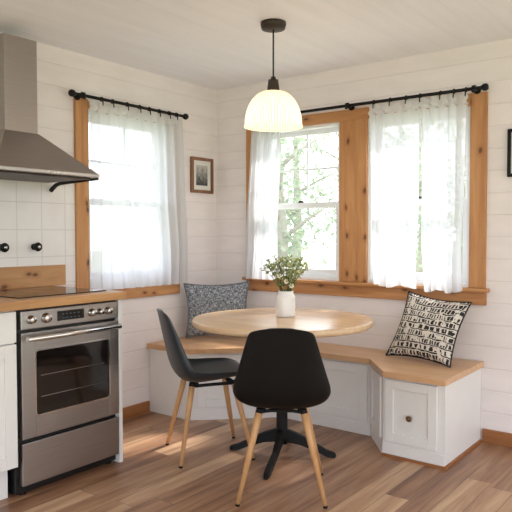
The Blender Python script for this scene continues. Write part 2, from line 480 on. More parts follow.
# left wall (x<0) with one window hole ; back-right wall (y>0) with two
LY0, LY1, LZ0, LZ1 = -1.225, -.52, .895, 1.965
RX = [(.39, 1.08), (1.28, 1.945)]; RZ0, RZ1 = .895, 1.95
XE, YE = 4.6, -5.4
bm = BM()
for y0, y1, z0, z1 in ((YE, LY0, 0, HC), (LY1, WT, 0, HC), (LY0, LY1, 0, LZ0), (LY0, LY1, LZ1, HC)):
    box(bm, -WT, 0, y0, y1, z0, z1)
struct('wall_left', bm, 'wall')
bm = BM()
for x0, x1, z0, z1 in ((0, RX[0][0], 0, HC), (RX[0][1], RX[1][0], 0, HC), (RX[1][1], XE, 0, HC),
                       (RX[0][0], RX[0][1], 0, RZ0), (RX[0][0], RX[0][1], RZ1, HC),
                       (RX[1][0], RX[1][1], 0, RZ0), (RX[1][0], RX[1][1], RZ1, HC)):
    box(bm, x0, x1, 0, WT, z0, z1)
struct('wall_back', bm, 'wall')
struct('floor', box(BM(), -WT, XE, YE, WT, -.1, 0), 'floor')
struct('ceiling', box(BM(), -WT, XE, YE, WT, HC, HC+.1), 'ceil')
# baseboards
struct('baseboard_left', box(BM(), 0, .016, -1.486, -.725, 0, .075, .003), 'base_y')
struct('baseboard_back', box(BM(), 2.03, XE, -.016, 0, 0, .078, .003), 'base_x')
# tile field behind the range
struct('wall_tile', box(BM(), 0, .006, -3.2, -1.32, .91, 1.50), 'tile')

# window casings (knotty pine)
T = .022
struct('trim_1', box(BM(), 0, T, -1.318, LY0, .865, 2.03, .003), 'pine_z')
struct('trim_2', box(BM(), 0, T, LY1, -.43, .865, 1.99, .003), 'pine_z')
struct('trim_3', box(BM(), 0, T, LY0, LY1, LZ1, 2.02, .003), 'pine_y')
struct('trim_4', box(BM(), 0, T, -1.318, -.43, .787, .862, .003), 'pine_y')
struct('trim_5', box(BM(), -T, 0, 0, 0, 0, 0) if False else box(BM(), .30, RX[0][0], -T, 0, .896, 2.02, .003), 'pine_z')
struct('trim_6', box(BM(), RX[0][1], RX[1][0], -T, 0, .896, 1.95, .003), 'pine_z')
struct('trim_7', box(BM(), RX[1][1], 2.04, -T, 0, .896, 2.02, .003), 'pine_z')
struct('trim_8', box(BM(), RX[0][0], RX[1][1], -T, 0, 1.95, 2.02, .003), 'pine_x')
struct('trim_9', box(BM(), .285, 2.062, -.055, 0, .873, .895, .004), 'pine_x')
struct('trim_10', box(BM(), .30, 2.045, -T, 0, .797, .872, .003), 'pine_x')

def window(n, horiz, a0, a1, z0, z1, grid):
    """double-hung white window in a wall hole; horiz 'x' = in the back wall"""
    def bx(bm, a, b, d0, d1, c, d, bev=.003):
        return box(bm, a, b, d0, d1, c, d, bev) if horiz == 'x' else box(bm, -d1, -d0, a, b, c, d, bev)
    root = bpy.data.objects.new('window_%d' % n, None); COL.objects.link(root); root['kind'] = 'structure'
    root.location = ((a0+a1)/2, .07, z0) if horiz == 'x' else (-.07, (a0+a1)/2, z0)
    fw = .022
    bm = BM()
    bx(bm, a0, a0+fw, .0, .13, z0, z1); bx(bm, a1-fw, a1, .0, .13, z0, z1)
    bx(bm, a0+fw, a1-fw, .0, .13, z1-.02, z1); bx(bm, a0+fw, a1-fw, .0, .13, z0, z0+.022)
    obj('window_frame', bm, 'vinyl', root)
    i0, i1 = a0+fw, a1-fw; zm = z0 + (z1-z0)*.485
    def sash(d0, d1, b0, b1, top, bot, name, mun):
        s = .036
        bm = BM()
        bx(bm, i0, i0+s, d0, d1, b0, b1); bx(bm, i1-s, i1, d0, d1, b0, b1)
        bx(bm, i0+s, i1-s, d0, d1, b1-top, b1); bx(bm, i0+s, i1-s, d0, d1, b0, b0+bot)
        so = obj(name, bm, 'vinyl', root)
        dm = (d0+d1)/2
        bm = BM(); bx(bm, i0+s, i1-s, dm-.002, dm+.002, b0+bot, b1-top, 0)
        obj('pane', bm, 'glass', so)
        if mun:
            bm = BM(); am = (i0+i1)/2+.03; zc = (b0+bot+b1-top)/2
            bx(bm, am-.006, am+.006, dm-.008, dm+.008, b0+bot, b1-top, 0)
            bx(bm, i0+s, i1-s, dm-.0075, dm+.0075, zc-.006, zc+.006, 0)
            obj('muntin', bm, 'vinyl', so)
        return so
    sash(.075, .105, zm-.02, z1-.02, .03, .035, 'upper_sash', grid)
    lo = sash(.035, .065, z0+.022, zm+.02, .036, .05, 'lower_sash', False)
    bm = BM(); c = (i0+i1)/2
    if horiz == 'x': lathe(bm, [(0, zm+.034), (.018, zm+.034), (.02, zm+.02), (0, zm+.02)], c, .05, 16)
    else: lathe(bm, [(0, zm+.034), (.018, zm+.034), (.02, zm+.02), (0, zm+.02)], -.05, c, 16)
    obj('sash_lock', bm, 'bronze', lo)
    return root
window(1, 'y', LY0, LY1, LZ0, LZ1, True)
window(2, 'x', *RX[0], RZ0, RZ1, True)
window(3, 'x', *RX[1], RZ0, RZ1, True)

# ------------------------------------------------------------------ curtains
def sheet(axis, off, top0, top1, bot0, bot1, z0, z1, nf, amp, seed, hem=0):
    """a pleated hanging cloth; top/bottom extents along the wall may differ"""
    rnd = random.Random(seed)
    ph = [rnd.uniform(0, 6.28) for _ in range(4)]
    bm = BM(); nu, nv = 150, 44; g = []
    for j in range(nv+1):
        v = j/nv; z = z1 + (z0-z1)*v
        a0 = top0+(bot0-top0)*v**.8; a1 = top1+(bot1-top1)*v**.8
        row = []
        for i in range(nu+1):
            u = i/nu
            w = u + .018*math.sin(2*PI*u*3+ph[0]) + .012*v*math.sin(2*PI*u*5+ph[1])
            am = amp*(.55+.6*v)*(.7+.45*math.sin(2*PI*u*2.3+ph[2]))
            d = off + am*math.sin(2*PI*nf*w+ph[3]) + .25*am*math.sin(2*PI*nf*2.1*w+ph[1]+v)
            a = a0+(a1-a0)*w + .008*v*math.sin(9*v+ph[2]+6*u)
            zz = z
            if j == 0: zz += .006*math.sin(2*PI*nf*w)
            if hem: zz += hem*v*(math.sin(2*PI*u*1.6+ph[0]))
            row.append(bm.verts.new((a, -d, zz) if axis == 'x' else (d, a, zz)))
        g.append(row)
    for j in range(nv):
        for i in range(nu):
            f = bm.faces.new((g[j][i], g[j][i+1], g[j+1][i+1], g[j+1][i])); f.smooth = True
    return bm
RODH = 2.032
def curtain(name, label, axis, off, t0, t1, b0, b1, z0, nf, amp, seed, hem=0):
    z1 = RODH-.018
    root = thing(name, label, 'curtain', ((t0+t1)/2, -off, z0) if axis == 'x' else (off, (t0+t1)/2, z0))
    obj('panel', sheet(axis, off, t0, t1, b0, b1, z0, z1-.06, nf, amp, seed, hem), 'curtain', root)
    hd = sheet(axis, off, t0, t1, t0, t1, z1-.062, z1, nf, amp*.55, seed)
    obj('heading_band', hd, 'curtain', root)
curtain('curtain', 'sheer white curtain covering the whole window beside the range hood', 'y', .075, -1.262, -.465, -1.245, -.405, .862, 10, .020, 3)
curtain('curtain', 'sheer white curtain at the left edge of the double window, behind the lamp', 'x', .085, .40, .66, .335, .628, .888, 6, .021, 11)
curtain('curtain', 'sheer white curtain over the right-hand window, half beside the knotty mullion', 'x', .085, 1.325, 1.662, 1.362, 1.650, .885, 5, .019, 21, .008)
curtain('curtain', 'sheer white curtain half nearest the right end of the double window rod', 'x', .085, 1.670, 1.955, 1.695, 1.925, .87, 5, .019, 5, .008)

def rod(label, axis, a0, a1, brackets, rings, off=.08):
    pt = (lambda a, d, z: (a, -d, z)) if axis == 'x' else (lambda a, d, z: (d, a, z))
    root = thing('curtain_rod', label, 'curtain rod', pt((a0+a1)/2, 0, RODH))
    obj('pole', tube(BM(), [pt(a0, off, RODH), pt(a1, off, RODH)], .010, 14), 'black', root)
    for a, s in ((a0, -1), (a1, 1)):
        bm = BM()
        prof = [(0, -.012), (.011, -.012), (.014, -.004), (.020, .004), (.021, .018), (.016, .028), (0, .031)]
        org = pt(a, off, RODH)
        lathe(bm, [(r, h*s) for r, h in prof], seg=18, axis='x' if axis == 'x' else 'y', origin=org)
        obj('finial', bm, 'black', root)
    for a in brackets:
        bm = BM()
        tube(bm, [pt(a, .0, RODH+.0), pt(a, off-.01, RODH+.0)], .008, 10)
        tube(bm, [pt(a, .023, RODH), pt(a, .029, RODH)], .022, 16)
        tube(bm, [pt(a-.009, off, RODH), pt(a+.009, off, RODH)], .019, 16)
        tube(bm, [pt(a, off+.012, RODH-.012), pt(a, off+.02, RODH-.022)], .007, 10)
        obj('bracket', bm, 'black', root)
    for a in rings:
        bm = BM()
        tube(bm, [pt(a-.004, off, RODH), pt(a+.004, off, RODH)], .0145, 16)
        tube(bm, [pt(a, off+.012, RODH-.014), pt(a, off+.014, RODH-.040)], [.004, .003], 8)
        obj('ring_clip', bm, 'black', root)
    return root
rod('black metal curtain rod above the single window beside the range hood', 'y', -1.375, -.44,
    (-1.31,), (-1.17, -1.085, -.965, -.86, -.775, -.685, -.59, -.52))
rod('long black metal curtain rod spanning the double window with knotty mullion', 'x', .385, 2.035,
    (1.172, 1.985), (.42, .50, .58, 1.36, 1.47, 1.575, 1.665, 1.79, 1.87, 1.94))

# ------------------------------------------------------------------ pictures
def uv_quad(bm_, pts):
    uvl = bm_.loops.layers.uv.new('UVMap')
    vs = [bm_.verts.new(p) for p in pts]; f = bm_.faces.new(vs)
    for l, c in zip(f.loops, ((0, 0), (1, 0), (1, 1), (0, 1))): l[uvl].uv = c
    return bm_
def picture(label, axis, a0, a1, z0, z1, fw, mw, fmat, pmat):
    bx = (lambda bm, a, b, d0, d1, c, d, bev=0: box(bm, a, b, -d1, -d0, c, d, bev)) if axis == 'x' else \
         (lambda bm, a, b, d0, d1, c, d, bev=0: box(bm, d0, d1, a, b, c, d, bev))
    root = thing('framed_picture', label, 'picture', ((a0+a1)/2, -.0, z0) if axis == 'x' else (0, (a0+a1)/2, z0))
    bm = BM()
    bx(bm, a0, a0+fw, .001, .022, z0, z1, .002); bx(bm, a1-fw, a1, .001, .022, z0, z1, .002)
    bx(bm, a0+fw, a1-fw, .001, .022, z0, z0+fw, .002); bx(bm, a0+fw, a1-fw, .001, .022, z1-fw, z1, .002)
    obj('frame', bm, fmat, root)
    obj('mat_board', bx(BM(), a0+fw, a1-fw, .002, .010, z0+fw, z1-fw), 'mat_card', root)
    b0, b1, c0, c1 = a0+fw+mw, a1-fw-mw, z0+fw+mw, z1-fw-mw
    q = [(b0, -.0105, c0), (b1, -.0105, c0), (b1, -.0105, c1), (b0, -.0105, c1)] if axis == 'x' else \
        [(.0105, b0, c0), (.0105, b1, c0), (.0105, b1, c1), (.0105, b0, c1)]
    obj('print', uv_quad(BM(), q), pmat, root)
picture('small brown wooden picture frame with grey landscape print near the room corner', 'y', -.300, -.062, 1.512, 1.772, .022, .034, 'frame_wood', 'photo')
picture('black framed picture on the wall right of the double window', 'x', 2.155, 2.42, 1.528, 1.795, .018, .04, 'black', 'photo2')

# ------------------------------------------------------------------ corner bench
HB = .470
obj_b = obj('corner_bench', prism(BM(), [(.002, -.002), (.002, -.738), (.385, -.738), (.815, -.322), (1.470, -.330), (1.682, -.598), (2.034, -.606), (2.034, -.002)], HB-.034, HB, .004), 'bench')
tag(obj_b, 'oak bench top wrapping the room corner under both windows', 'bench')

def panel_frame(bm, p0, p1, z0, z1, depth=.012, stile=.055, out=None):
    """shaker stiles and rails on the vertical plane through p0-p1 (seen from the right-hand side)"""
    a, b = Vector((*p0, 0)), Vector((*p1, 0)); d = (b-a); w = d.length; d.normalize()
    n = Vector((d.y, -d.x, 0))
    mt = Matrix((( d.x, -n.x, 0, a.x), (d.y, -n.y, 0, a.y), (0, 0, 1, 0), (0, 0, 0, 1)))
    # local: x along, y inwards (negative = out)
    box(bm, 0, stile, -depth, 0, z0, z1, .002, 1, mt); box(bm, w-stile, w, -depth, 0, z0, z1, .002, 1, mt)
    box(bm, stile, w-stile, -depth, 0, z0, z0+stile, .002, 1, mt); box(bm, stile, w-stile, -depth, 0, z1-stile, z1, .002, 1, mt)
    box(bm, stile*.98, w-stile*.98, -.002, 0, z0+stile*.98, z1-stile*.98, 0, 1, mt)
    return bm
def inset(p0, p1, s0, s1):
    a, b = Vector(p0), Vector(p1); d = (b-a).normalized()
    return tuple(a+d*s0), tuple(b-d*s1)
A0, A1, A2, A3, A4, A5 = (.004, -.712), (.372, -.712), (.800, -.292), (1.460, -.298), (1.666, -.558), (2.018, -.566)
zt = HB-.035
def cab(label, pts, loc):
    r = thing('bench_cabinet', label, 'bench cabinet', loc, 'white cabinets under the bench top')
    obj('carcass', prism(BM(), pts, 0, zt), 'white', r)
    return r
r = cab('white bench cabinet in the room corner, behind the side-facing dark chair', [A0, A1, A2, (.800, -.002), (.004, -.002)], (.3, -.2, 0))
obj('door', panel_frame(BM(), *inset(A1, A2, .05, .03), .085, zt-.012), 'white', r)
bm = BM()
def kick(bm, p0, p1, h=.07, t=.006):
    a, b = Vector((*p0, 0)), Vector((*p1, 0)); d = (b-a); w = d.length; d.normalize(); n = Vector((d.y, -d.x, 0))
    mt = Matrix(((d.x, -n.x, 0, a.x), (d.y, -n.y, 0, a.y), (0, 0, 1, 0), (0, 0, 0, 1)))
    return box(bm, 0, w, -t, 0, 0, h, .0015, 1, mt)
obj('kick_board', kick(BM(), A1, A2), 'white', r)
r = cab('white middle bench cabinet with wide recessed panel, right of the front chair', [(.802, -.292), A3, (1.460, -.002), (.802, -.002)], (1.1, -.15, 0))
obj('door', panel_frame(BM(), *inset((.81, -.292), A3, .02, .02), .085, zt-.012), 'white', r)
obj('kick_board', kick(BM(), (.81, -.292), A3), 'white', r)
r = cab('white end bench cabinet with one knobbed drawer, below the patterned cushion', [(1.462, -.3005), A4, A5, (2.018, -.002), (1.462, -.002)], (1.8, -.3, 0))
obj('angled_panel', panel_frame(BM(), *inset(A3, A4, .03, .03), .085, zt-.012, stile=.05), 'white', r)
dr = obj('drawer', panel_frame(BM(), *inset(A4, A5, .016, .040), .085, zt-.012, .012, .05), 'white', r)
kx, ky = (A4[0]*.535+A5[0]*.465), (A4[1]+A5[1])/2
kz = .232
obj('knob', lathe(BM(), [(0, .004), (.006, .003), (.006, -.012), (.014, -.018), (.016, -.026), (.010, -.032), (0, -.034)], seg=20, axis='y', origin=(kx, ky-.004, kz)), 'wood_knob', dr)
obj('kick_board', kick(BM(), A4, A5), 'white', r)
# thin wood shoe moulding at the bench's end
bm = BM()
prism(bm, [(1.668, -.574), (2.030, -.582), (2.030, -.018), (2.0185, -.018), (2.0185, -.5735), (1.668, -.5655)], 0, .014)
obj('shoe_moulding', bm, 'base_x', r)

# ------------------------------------------------------------------ cushions
def cushion(name, label, c, thick, mat, seed):
    """square scatter cushion whose four corners (bl, br, tr, tl) are given; puffed in the middle"""
    bl, br, tr, tl = [Vector(p) for p in c]
    n = (br-bl).cross(tl-bl).normalized()
    rnd = random.Random(seed); bm = BM(); K = 22
    uvl = bm.loops.layers.uv.new('UVMap')
    fr, bk = [], []
    ph = [rnd.uniform(0, 6) for _ in range(6)]
    for side, store in ((1, fr), (-1, bk)):
        for j in range(K+1):
            v = j/K; row = []
            for i in range(K+1):
                u = i/K
                x, y = 2*u-1, 2*v-1
                pin = .055                      # edges draw in between the corners
                uu = u - (x)*pin*(1-y*y); vv = v - (y)*pin*(1-x*x)
                p = (bl*(1-uu)+br*uu)*(1-vv)+(tl*(1-uu)+tr*uu)*vv
                h = max(0, (1-abs(x)**2.4))*max(0, (1-abs(y)**2.4))
                hh = thick*(h**.55)
                hh += .006*h*(math.sin(5*u+3*v+ph[0])+math.sin(7*v-4*u+ph[1]))
                row.append((p+n*side*hh, (u, v)))
            store.append(row)
    edge = {}
    def vert(i, j, side):
        if i in (0, K) or j in (0, K):
            if (i, j) not in edge: edge[(i, j)] = bm.verts.new(fr[j][i][0])
            return edge[(i, j)]
        return bm.verts.new((fr if side == 1 else bk)[j][i][0])
    for side in (1, -1):
        g = [[vert(i, j, side) for i in range(K+1)] for j in range(K+1)]
        for j in range(K):
            for i in range(K):
                idx = [(i, j), (i+1, j), (i+1, j+1), (i, j+1)]
                if side == -1: idx = idx[::-1]
                f = bm.faces.new([g[b][a] for a, b in idx]); f.smooth = True
                for l, (a, b) in zip(f.loops, idx): l[uvl].uv = (a/K, b/K)
    root = thing(name, label, 'cushion', ((bl+br)/2))
    o = obj('cover', bm, mat, root)
    loop = [fr[0][i][0] for i in range(K)] + [fr[j][K][0] for j in range(K)] + [fr[K][i][0] for i in range(K, 0, -1)] + [fr[j][0][0] for j in range(K, 0, -1)]
    bm = BM(); tube(bm, loop+[loop[0]], .0045, 6)
    obj('piping', bm, mat, root)
cushion('scatter_cushion', 'grey tweed cushion standing in the bench corner', [(.105, -.462, HB+.012), (.425, -.150, HB+.010), (.385, -.092, .868), (.080, -.455, .862)], .062, 'tweed', 1)
cushion('scatter_cushion', 'black and cream patterned cushion leaning on the wall at the bench end', [(1.520, -.222, HB+.012), (1.948, -.310, HB+.006), (2.000, -.130, .822), (1.605, -.090, .862)], .062, 'tribal', 2)

# ------------------------------------------------------------------ table
TX, TY, TZ = 1.215, -.876, .75
t = thing('round_table', 'round pale oak dining table on a black pedestal in front of the bench', 'table', (TX, TY, 0))
R_ = .492
obj('table_top', lathe(BM(), [(0, TZ-.036), (R_-.012, TZ-.036), (R_-.003, TZ-.030), (R_, TZ-.022), (R_, TZ-.008), (R_-.005, TZ-.001), (R_-.010, TZ), (0, TZ)], TX, TY, 96), 'table', t)
obj('pedestal', lathe(BM(), [(0, .06), (.030, .06), (.034, .10), (.031, .13), (.030, .66), (.05, .69), (.12, .705), (.12, TZ-.036), (0, TZ-.036)], TX, TY, 28), 'black', t)
for a, l in ((204, .285), (24, .285), (293, .385), (115, .3)):
    ca, sa = math.cos(math.radians(a)), math.sin(math.radians(a))
    bm = BM(); secs = []
    for s, w, zt_, zb in ((.02, .019, .145, .07), (.10, .018, .116, .060), (.19, .016, .070, .030), (l-.035, .018, .038, .004), (l, .015, .029, .0), (l+.012, .009, .022, .0)):
        cx, cy = TX+ca*s, TY+sa*s
        q = [(-w, zb), (w, zb), (w*.8, zt_), (-w*.8, zt_)]
        secs.append([bm.verts.new((cx-sa*o, cy+ca*o, z)) for o, z in q])
    for A, B in zip(secs, secs[1:]):
        for k in range(4): bm.faces.new((A[k], A[(k+1) % 4], B[(k+1) % 4], B[k]))
    bm.faces.new(secs[0]); bm.faces.new(secs[-1][::-1])
    bmesh.ops.bevel(bm, geom=[e for e in bm.edges], offset=.004, segments=2, affect='EDGES')
    obj('foot', bm, 'black', t, smooth=False)

# ------------------------------------------------------------------ chairs
def cr(pts, t):
    n = len(pts)-1; f = t*n; i = min(int(f), n-1); u = f-i
    p0, p1, p2, p3 = pts[max(i-1, 0)], pts[i], pts[i+1], pts[min(i+2, n)]
    return tuple(.5*((2*b)+(c-a)*u+(2*a-5*b+4*c-d)*u*u+(3*b-a-3*c+d)*u**3) for a, b, c, d in zip(p0, p1, p2, p3))
# y, z, half width, edge lift (z), edge forward (y)
PROF = [(.226, .412, .150, .006, .0), (.216, .434, .180, .014, .0), (.160, .446, .204, .026, .0), (.070, .434, .218, .044, .0), (-.030, .420, .222, .060, .004),
        (-.110, .416, .222, .072, .016), (-.172, .438, .221, .064, .040), (-.206, .500, .216, .036, .056), (-.227, .580, .198, .014, .054),
        (-.245, .660, .177, .004, .046), (-.262, .735, .156, .0, .034), (-.271, .778, .142, -.004, .026), (-.276, .797, .124, -.008, .020), (-.278, .804, .086, -.006, .012)]
def chair(label, loc, rz, mat):
    root = thing('shell_chair', label, 'chair', (0, 0, 0))
    bm = BM(); NS, NX = 54, 26; g = []
    for j in range(NS+1):
        y, z, w, lift, fwd = cr(PROF, j/NS)
        row = []
        for i in range(NX+1):
            s = 2*i/NX-1
            c = abs(s)**2.4
            row.append(bm.verts.new((w*math.sin(s*PI/2*.92)/math.sin(PI/2*.92), y+fwd*c, z+lift*c)))
        g.append(row)
    for j in range(NS):
        for i in range(NX): bm.faces.new((g[j][i], g[j][i+1], g[j+1][i+1], g[j+1][i]))
    o = obj('seat_shell', bm, mat, root, smooth=True)
    md = o.modifiers.new('solid', 'SOLIDIFY'); md.thickness = .012; md.offset = -1
    md = o.modifiers.new('bev', 'BEVEL'); md.width = .003; md.segments = 2; md.limit_method = 'ANGLE'
    # metal sub-frame
    bm = BM()
    for sx in (-1, 1):
        tube(bm, [(sx*.100, -.118, .398), (sx*.104, .0, .402), (sx*.100, .118, .400)], .009, 10)
    for sy in (-1, 1):
        tube(bm, [(-.100, sy*.112, .400), (-.05, sy*.10, .404), (.05, sy*.10, .404), (.100, sy*.112, .400)], .008, 10)
    for sx in (-1, 1):
        for sy in (-1, 1):
            tube(bm, [(sx*.085, sy*.09, .400), (sx*.092, sy*.10, .420)], .016, 12)
    obj('seat_frame', bm, 'black', root)
    for sx in (-1, 1):
        for sy in (-1, 1):
            top = Vector((sx*.100, sy*.115, .405)); bot = Vector((sx*.195, sy*.198, .006))
            lg = obj('leg', tube(BM(), [top, top.lerp(bot, .3), bot], [.0165, .0155, .0095], 16), 'leg', root)
            d = (bot-top).normalized()
            obj('socket', tube(BM(), [top-d*.012, top+d*.008], .0172, 16), 'black', lg)
            obj('foot_pad', tube(BM(), [bot-d*.004, Vector((bot.x, bot.y, 0))+d*.0], .0102, 14), 'black', lg)
    root.location = loc; root.rotation_euler = (0, 0, rz)
    return root
chair('black moulded shell chair seen from behind, in front of the round table', (1.502, -1.289, 0), math.radians(34), 'shell')
chair('dark slate moulded shell chair seen side-on, left of the round table', (.876, -1.098, 0), math.radians(-35), 'slate')

# ------------------------------------------------------------------ vase and flowers
VX, VY = 1.200, -.818
v = thing('flower_vase', 'white ceramic jar vase on the round table', 'vase', (VX, VY, TZ))
obj('body', lathe(BM(), [(0, TZ+.0005), (.046, TZ+.0005), (.052, TZ+.006), (.0535, TZ+.02), (.0535, TZ+.105), (.050, TZ+.118), (.043, TZ+.127), (.0415, TZ+.134), (.0435, TZ+.143), (.040, TZ+.1445), (.037, TZ+.138), (.037, TZ+.12), (.046, TZ+.10), (.047, TZ+.012), (0, TZ+.010)], VX, VY, 48), 'ceramic', v)
b = thing('flower_bouquet', 'loose bouquet of green sprigs and cream blossoms in the white vase', 'flowers', (VX, VY, TZ+.11))
rnd = random.Random(12)
def leaf_quad(bm, p, d, up, ln, w):
    d = d.normalized(); s = d.cross(up)
    if s.length < 1e-3: s = Vector((1, 0, 0))
    s.normalize(); nn = s.cross(d)
    a = p; c = p+d*ln; m1 = p+d*ln*.5+s*w+nn*ln*.08; m2 = p+d*ln*.5-s*w+nn*ln*.08; md = p+d*ln*.5
    vs = [bm.verts.new(q) for q in (a, m1, c, m2, md)]
    bm.faces.new((vs[0], vs[1], vs[4])); bm.faces.new((vs[1], vs[2], vs[4])); bm.faces.new((vs[2], vs[3], vs[4])); bm.faces.new((vs[3], vs[0], vs[4]))
def flower(bm, bc, p, d, r):
    d = d.normalized(); a = d.orthogonal().normalized(); c = d.cross(a)
    for k in range(6):
        t_ = k*PI/3+rnd.random()*.3
        q = a*math.cos(t_)+c*math.sin(t_)
        leaf_quad(bm, p, q+d*.35, d, r, r*.38)
    lathe_pts = [p+d*.001, p+d*.004, p+d*.007]
    tube(bc, lathe_pts, [r*.22, r*.3, r*.12], 8)
tips = []
for i in range(34):
    a = rnd.uniform(0, 2*PI); sp = (.25+.75*rnd.random())
    rad = .172*sp; h = .050+.130*(1-.62*sp*sp)+rnd.uniform(-.02, .02)
    p0 = Vector((VX+.022*math.cos(a), VY+.022*math.sin(a), TZ+.10)); p1 = Vector((VX+.03*math.cos(a), VY+.03*math.sin(a), TZ+.145))
    p2 = Vector((VX+rad*.6*math.cos(a), VY+rad*.6*math.sin(a), TZ+.145+h*.6)); p3 = Vector((VX+rad*math.cos(a), VY+rad*math.sin(a), TZ+.145+h))
    pts = [Vector(cr([tuple(p0), tuple(p1), tuple(p2), tuple(p3)], k/9)) for k in range(10)]
    st = obj('stem', tube(BM(), pts, [.0018]*7+[.0014, .001, .0008], 6), 'stem', b)
    bm = BM()
    for k in range(4, 10):
        for m in range(3):
            d = (pts[k]-pts[k-1]).normalized(); aa = rnd.uniform(0, 2*PI)
            o_ = d.orthogonal().normalized(); o_ = Matrix.Rotation(aa, 3, d) @ o_
            leaf_quad(bm, pts[k], o_+d*.7, d, rnd.uniform(.018, .032), rnd.uniform(.005, .009))
    obj('leaves', bm, 'foliage', st)
    tips.append((pts[-1], (pts[-1]-pts[-3])))
toward = Vector((.6, -.78, .15))
for i, (p, d) in enumerate(tips):
    if i % 2: continue
    bm, bc = BM(), BM()
    flower(bm, bc, p, d+toward*.03, rnd.uniform(.009, .014))
    fl = obj('flower', bm, 'petal', b); obj('flower_centre', bc, 'pistil', fl)
for (ox, oy, oz) in ((.035, -.045, .055), (.052, -.02, .03), (.0, -.062, .085)):
    bm, bc = BM(), BM(); flower(bm, bc, Vector((VX+ox, VY+oy, TZ+.145+oz)), toward, .017)
    fl = obj('flower', bm, 'petal', b); obj('flower_centre', bc, 'pistil', fl)

# ------------------------------------------------------------------ pendant lamp
PX, PY = 1.264, -1.026
pl = thing('pendant_lamp', 'pendant lamp with warm woven dome shade hanging over the round table', 'lamp', (PX, PY, HC))
obj('canopy', lathe(BM(), [(0, HC), (.066, HC), (.066, HC-.014), (.060, HC-.034), (.010, HC-.036), (0, HC-.036)], PX, PY, 32), 'bronze', pl)
obj('cord', tube(BM(), [(PX, PY, HC-.03), (PX, PY, 2.0)], .0042, 8), 'black', pl)
obj('socket', lathe(BM(), [(0, 2.022), (.012, 2.022), (.014, 2.008), (.027, 2.006), (.028, 1.99), (.034, 1.945), (.034, 1.94), (0, 1.94)], PX, PY, 24), 'bronze', pl)
prof = []
for k in range(17):
    a = (k/16)*PI/2
    prof.append((.034+(.149-.034)*math.sin(a)**1.0, 1.775+.172*math.cos(a)**1.0 if k < 16 else 1.775))
prof += [(.152, 1.770), (.153, 1.764), (.149, 1.762)]
sh = obj('lamp_shade', lathe(BM(), prof, PX, PY, 96), 'shade', pl, smooth=True)
bu = obj('bulb', lathe(BM(), [(0, 1.80), (.016, 1.803), (.028, 1.82), (.030, 1.84), (.022, 1.87), (.014, 1.895), (.013, 1.94), (0, 1.94)], PX, PY, 20), 'bulb', pl, smooth=True)
# shade pattern is centred on the lamp axis: put the mesh origin on that axis
for o in (sh,):
    pass

# ------------------------------------------------------------------ kitchen run
CF = .645
obj_c = obj('countertop', box(BM(), .006, CF, -3.2, -1.484, .870, .910, .003), 'counter')
tag(obj_c, 'oak butcher block countertop above the steel oven', 'countertop')
o = obj('backsplash_board', box(BM(), .0065, .026, -3.2, -1.405, .9105, 1.030, .002), 'board')
tag(o, 'low oak backsplash board standing behind the cooktop', 'backsplash')
ck = thing('cooktop', 'black glass cooktop set in the wood countertop', 'cooktop', (.3, -1.79, .9105))
obj('glass_plate', box(BM(), .085, .545, -2.055, -1.535, .9104, .9155, .002), 'cook_glass', ck)
for (x, y, r_) in ((.20, -1.92, .075), (.20, -1.66, .09), (.42, -1.92, .095), (.42, -1.66, .075)):
    obj('burner_ring', lathe(BM(), [(r_-.002, .9156), (r_, .9160), (r_+.002, .9156)], x, y, 48), 'slate', ck)

ov = thing('oven', 'stainless steel built-in oven with black window under the countertop', 'oven', (.35, -1.81, 0))
OY0, OY1, OX = -2.088, -1.517, .615
obj('body', box(BM(), .05, OX-.03, OY0-.018, OY1+.002, .014, .868, .002), 'gap', ov)
cp = obj('control_panel', box(BM(), OX-.035, OX, OY0, OY1, .772, .858, .004), 'steel', ov)
obj('display', box(BM(), OX-.004, OX+.002, -1.893, -1.737, .795, .842, .001), 'display', cp)
bm = BM()
for k, y in enumerate((-1.865, -1.845, -1.822, -1.80, -1.775)):
    box(bm, OX+.002, OX+.0026, y, y+.010, .824, .828)
    box(bm, OX+.002, OX+.0026, y+.002, y+.012, .806, .809)
obj('display_marks', bm, 'digits', cp)
for y, r_ in ((-2.037, .0175), (-1.957, .021), (-1.690, .0175), (-1.640, .014), (-1.588, .0175)):
    k = obj('knob', lathe(BM(), [(0, 0), (r_*1.15, 0), (r_*1.15, .004), (r_, .006), (r_*.92, .024), (r_*.8, .027), (0, .027)], seg=24, axis='x', origin=(OX, y, .817)), 'chrome', cp)
    obj('knob_pointer', box(BM(), OX+.0265, OX+.0285, y-.002, y+.002, .817, .817+r_*.7), 'steel_dark', k)
bm = BM()
DZ0, DZ1 = .268, .758
wy0, wy1, wz0, wz1 = -2.015, -1.580, .368, .670
box(bm, OX-.032, OX+.002, OY0, wy0, DZ0, DZ1, .003); box(bm, OX-.032, OX+.002, wy1, OY1, DZ0, DZ1, .003)
box(bm, OX-.032, OX+.002, wy0, wy1, DZ0, wz0, .001); box(bm, OX-.032, OX+.002, wy0, wy1, wz1, DZ1, .001)
dr = obj('oven_door', bm, 'steel', ov)
obj('door_glass', box(BM(), OX-.025, OX-.001, wy0, wy1, wz0, wz1), 'oven_glass', dr)
bm = BM()
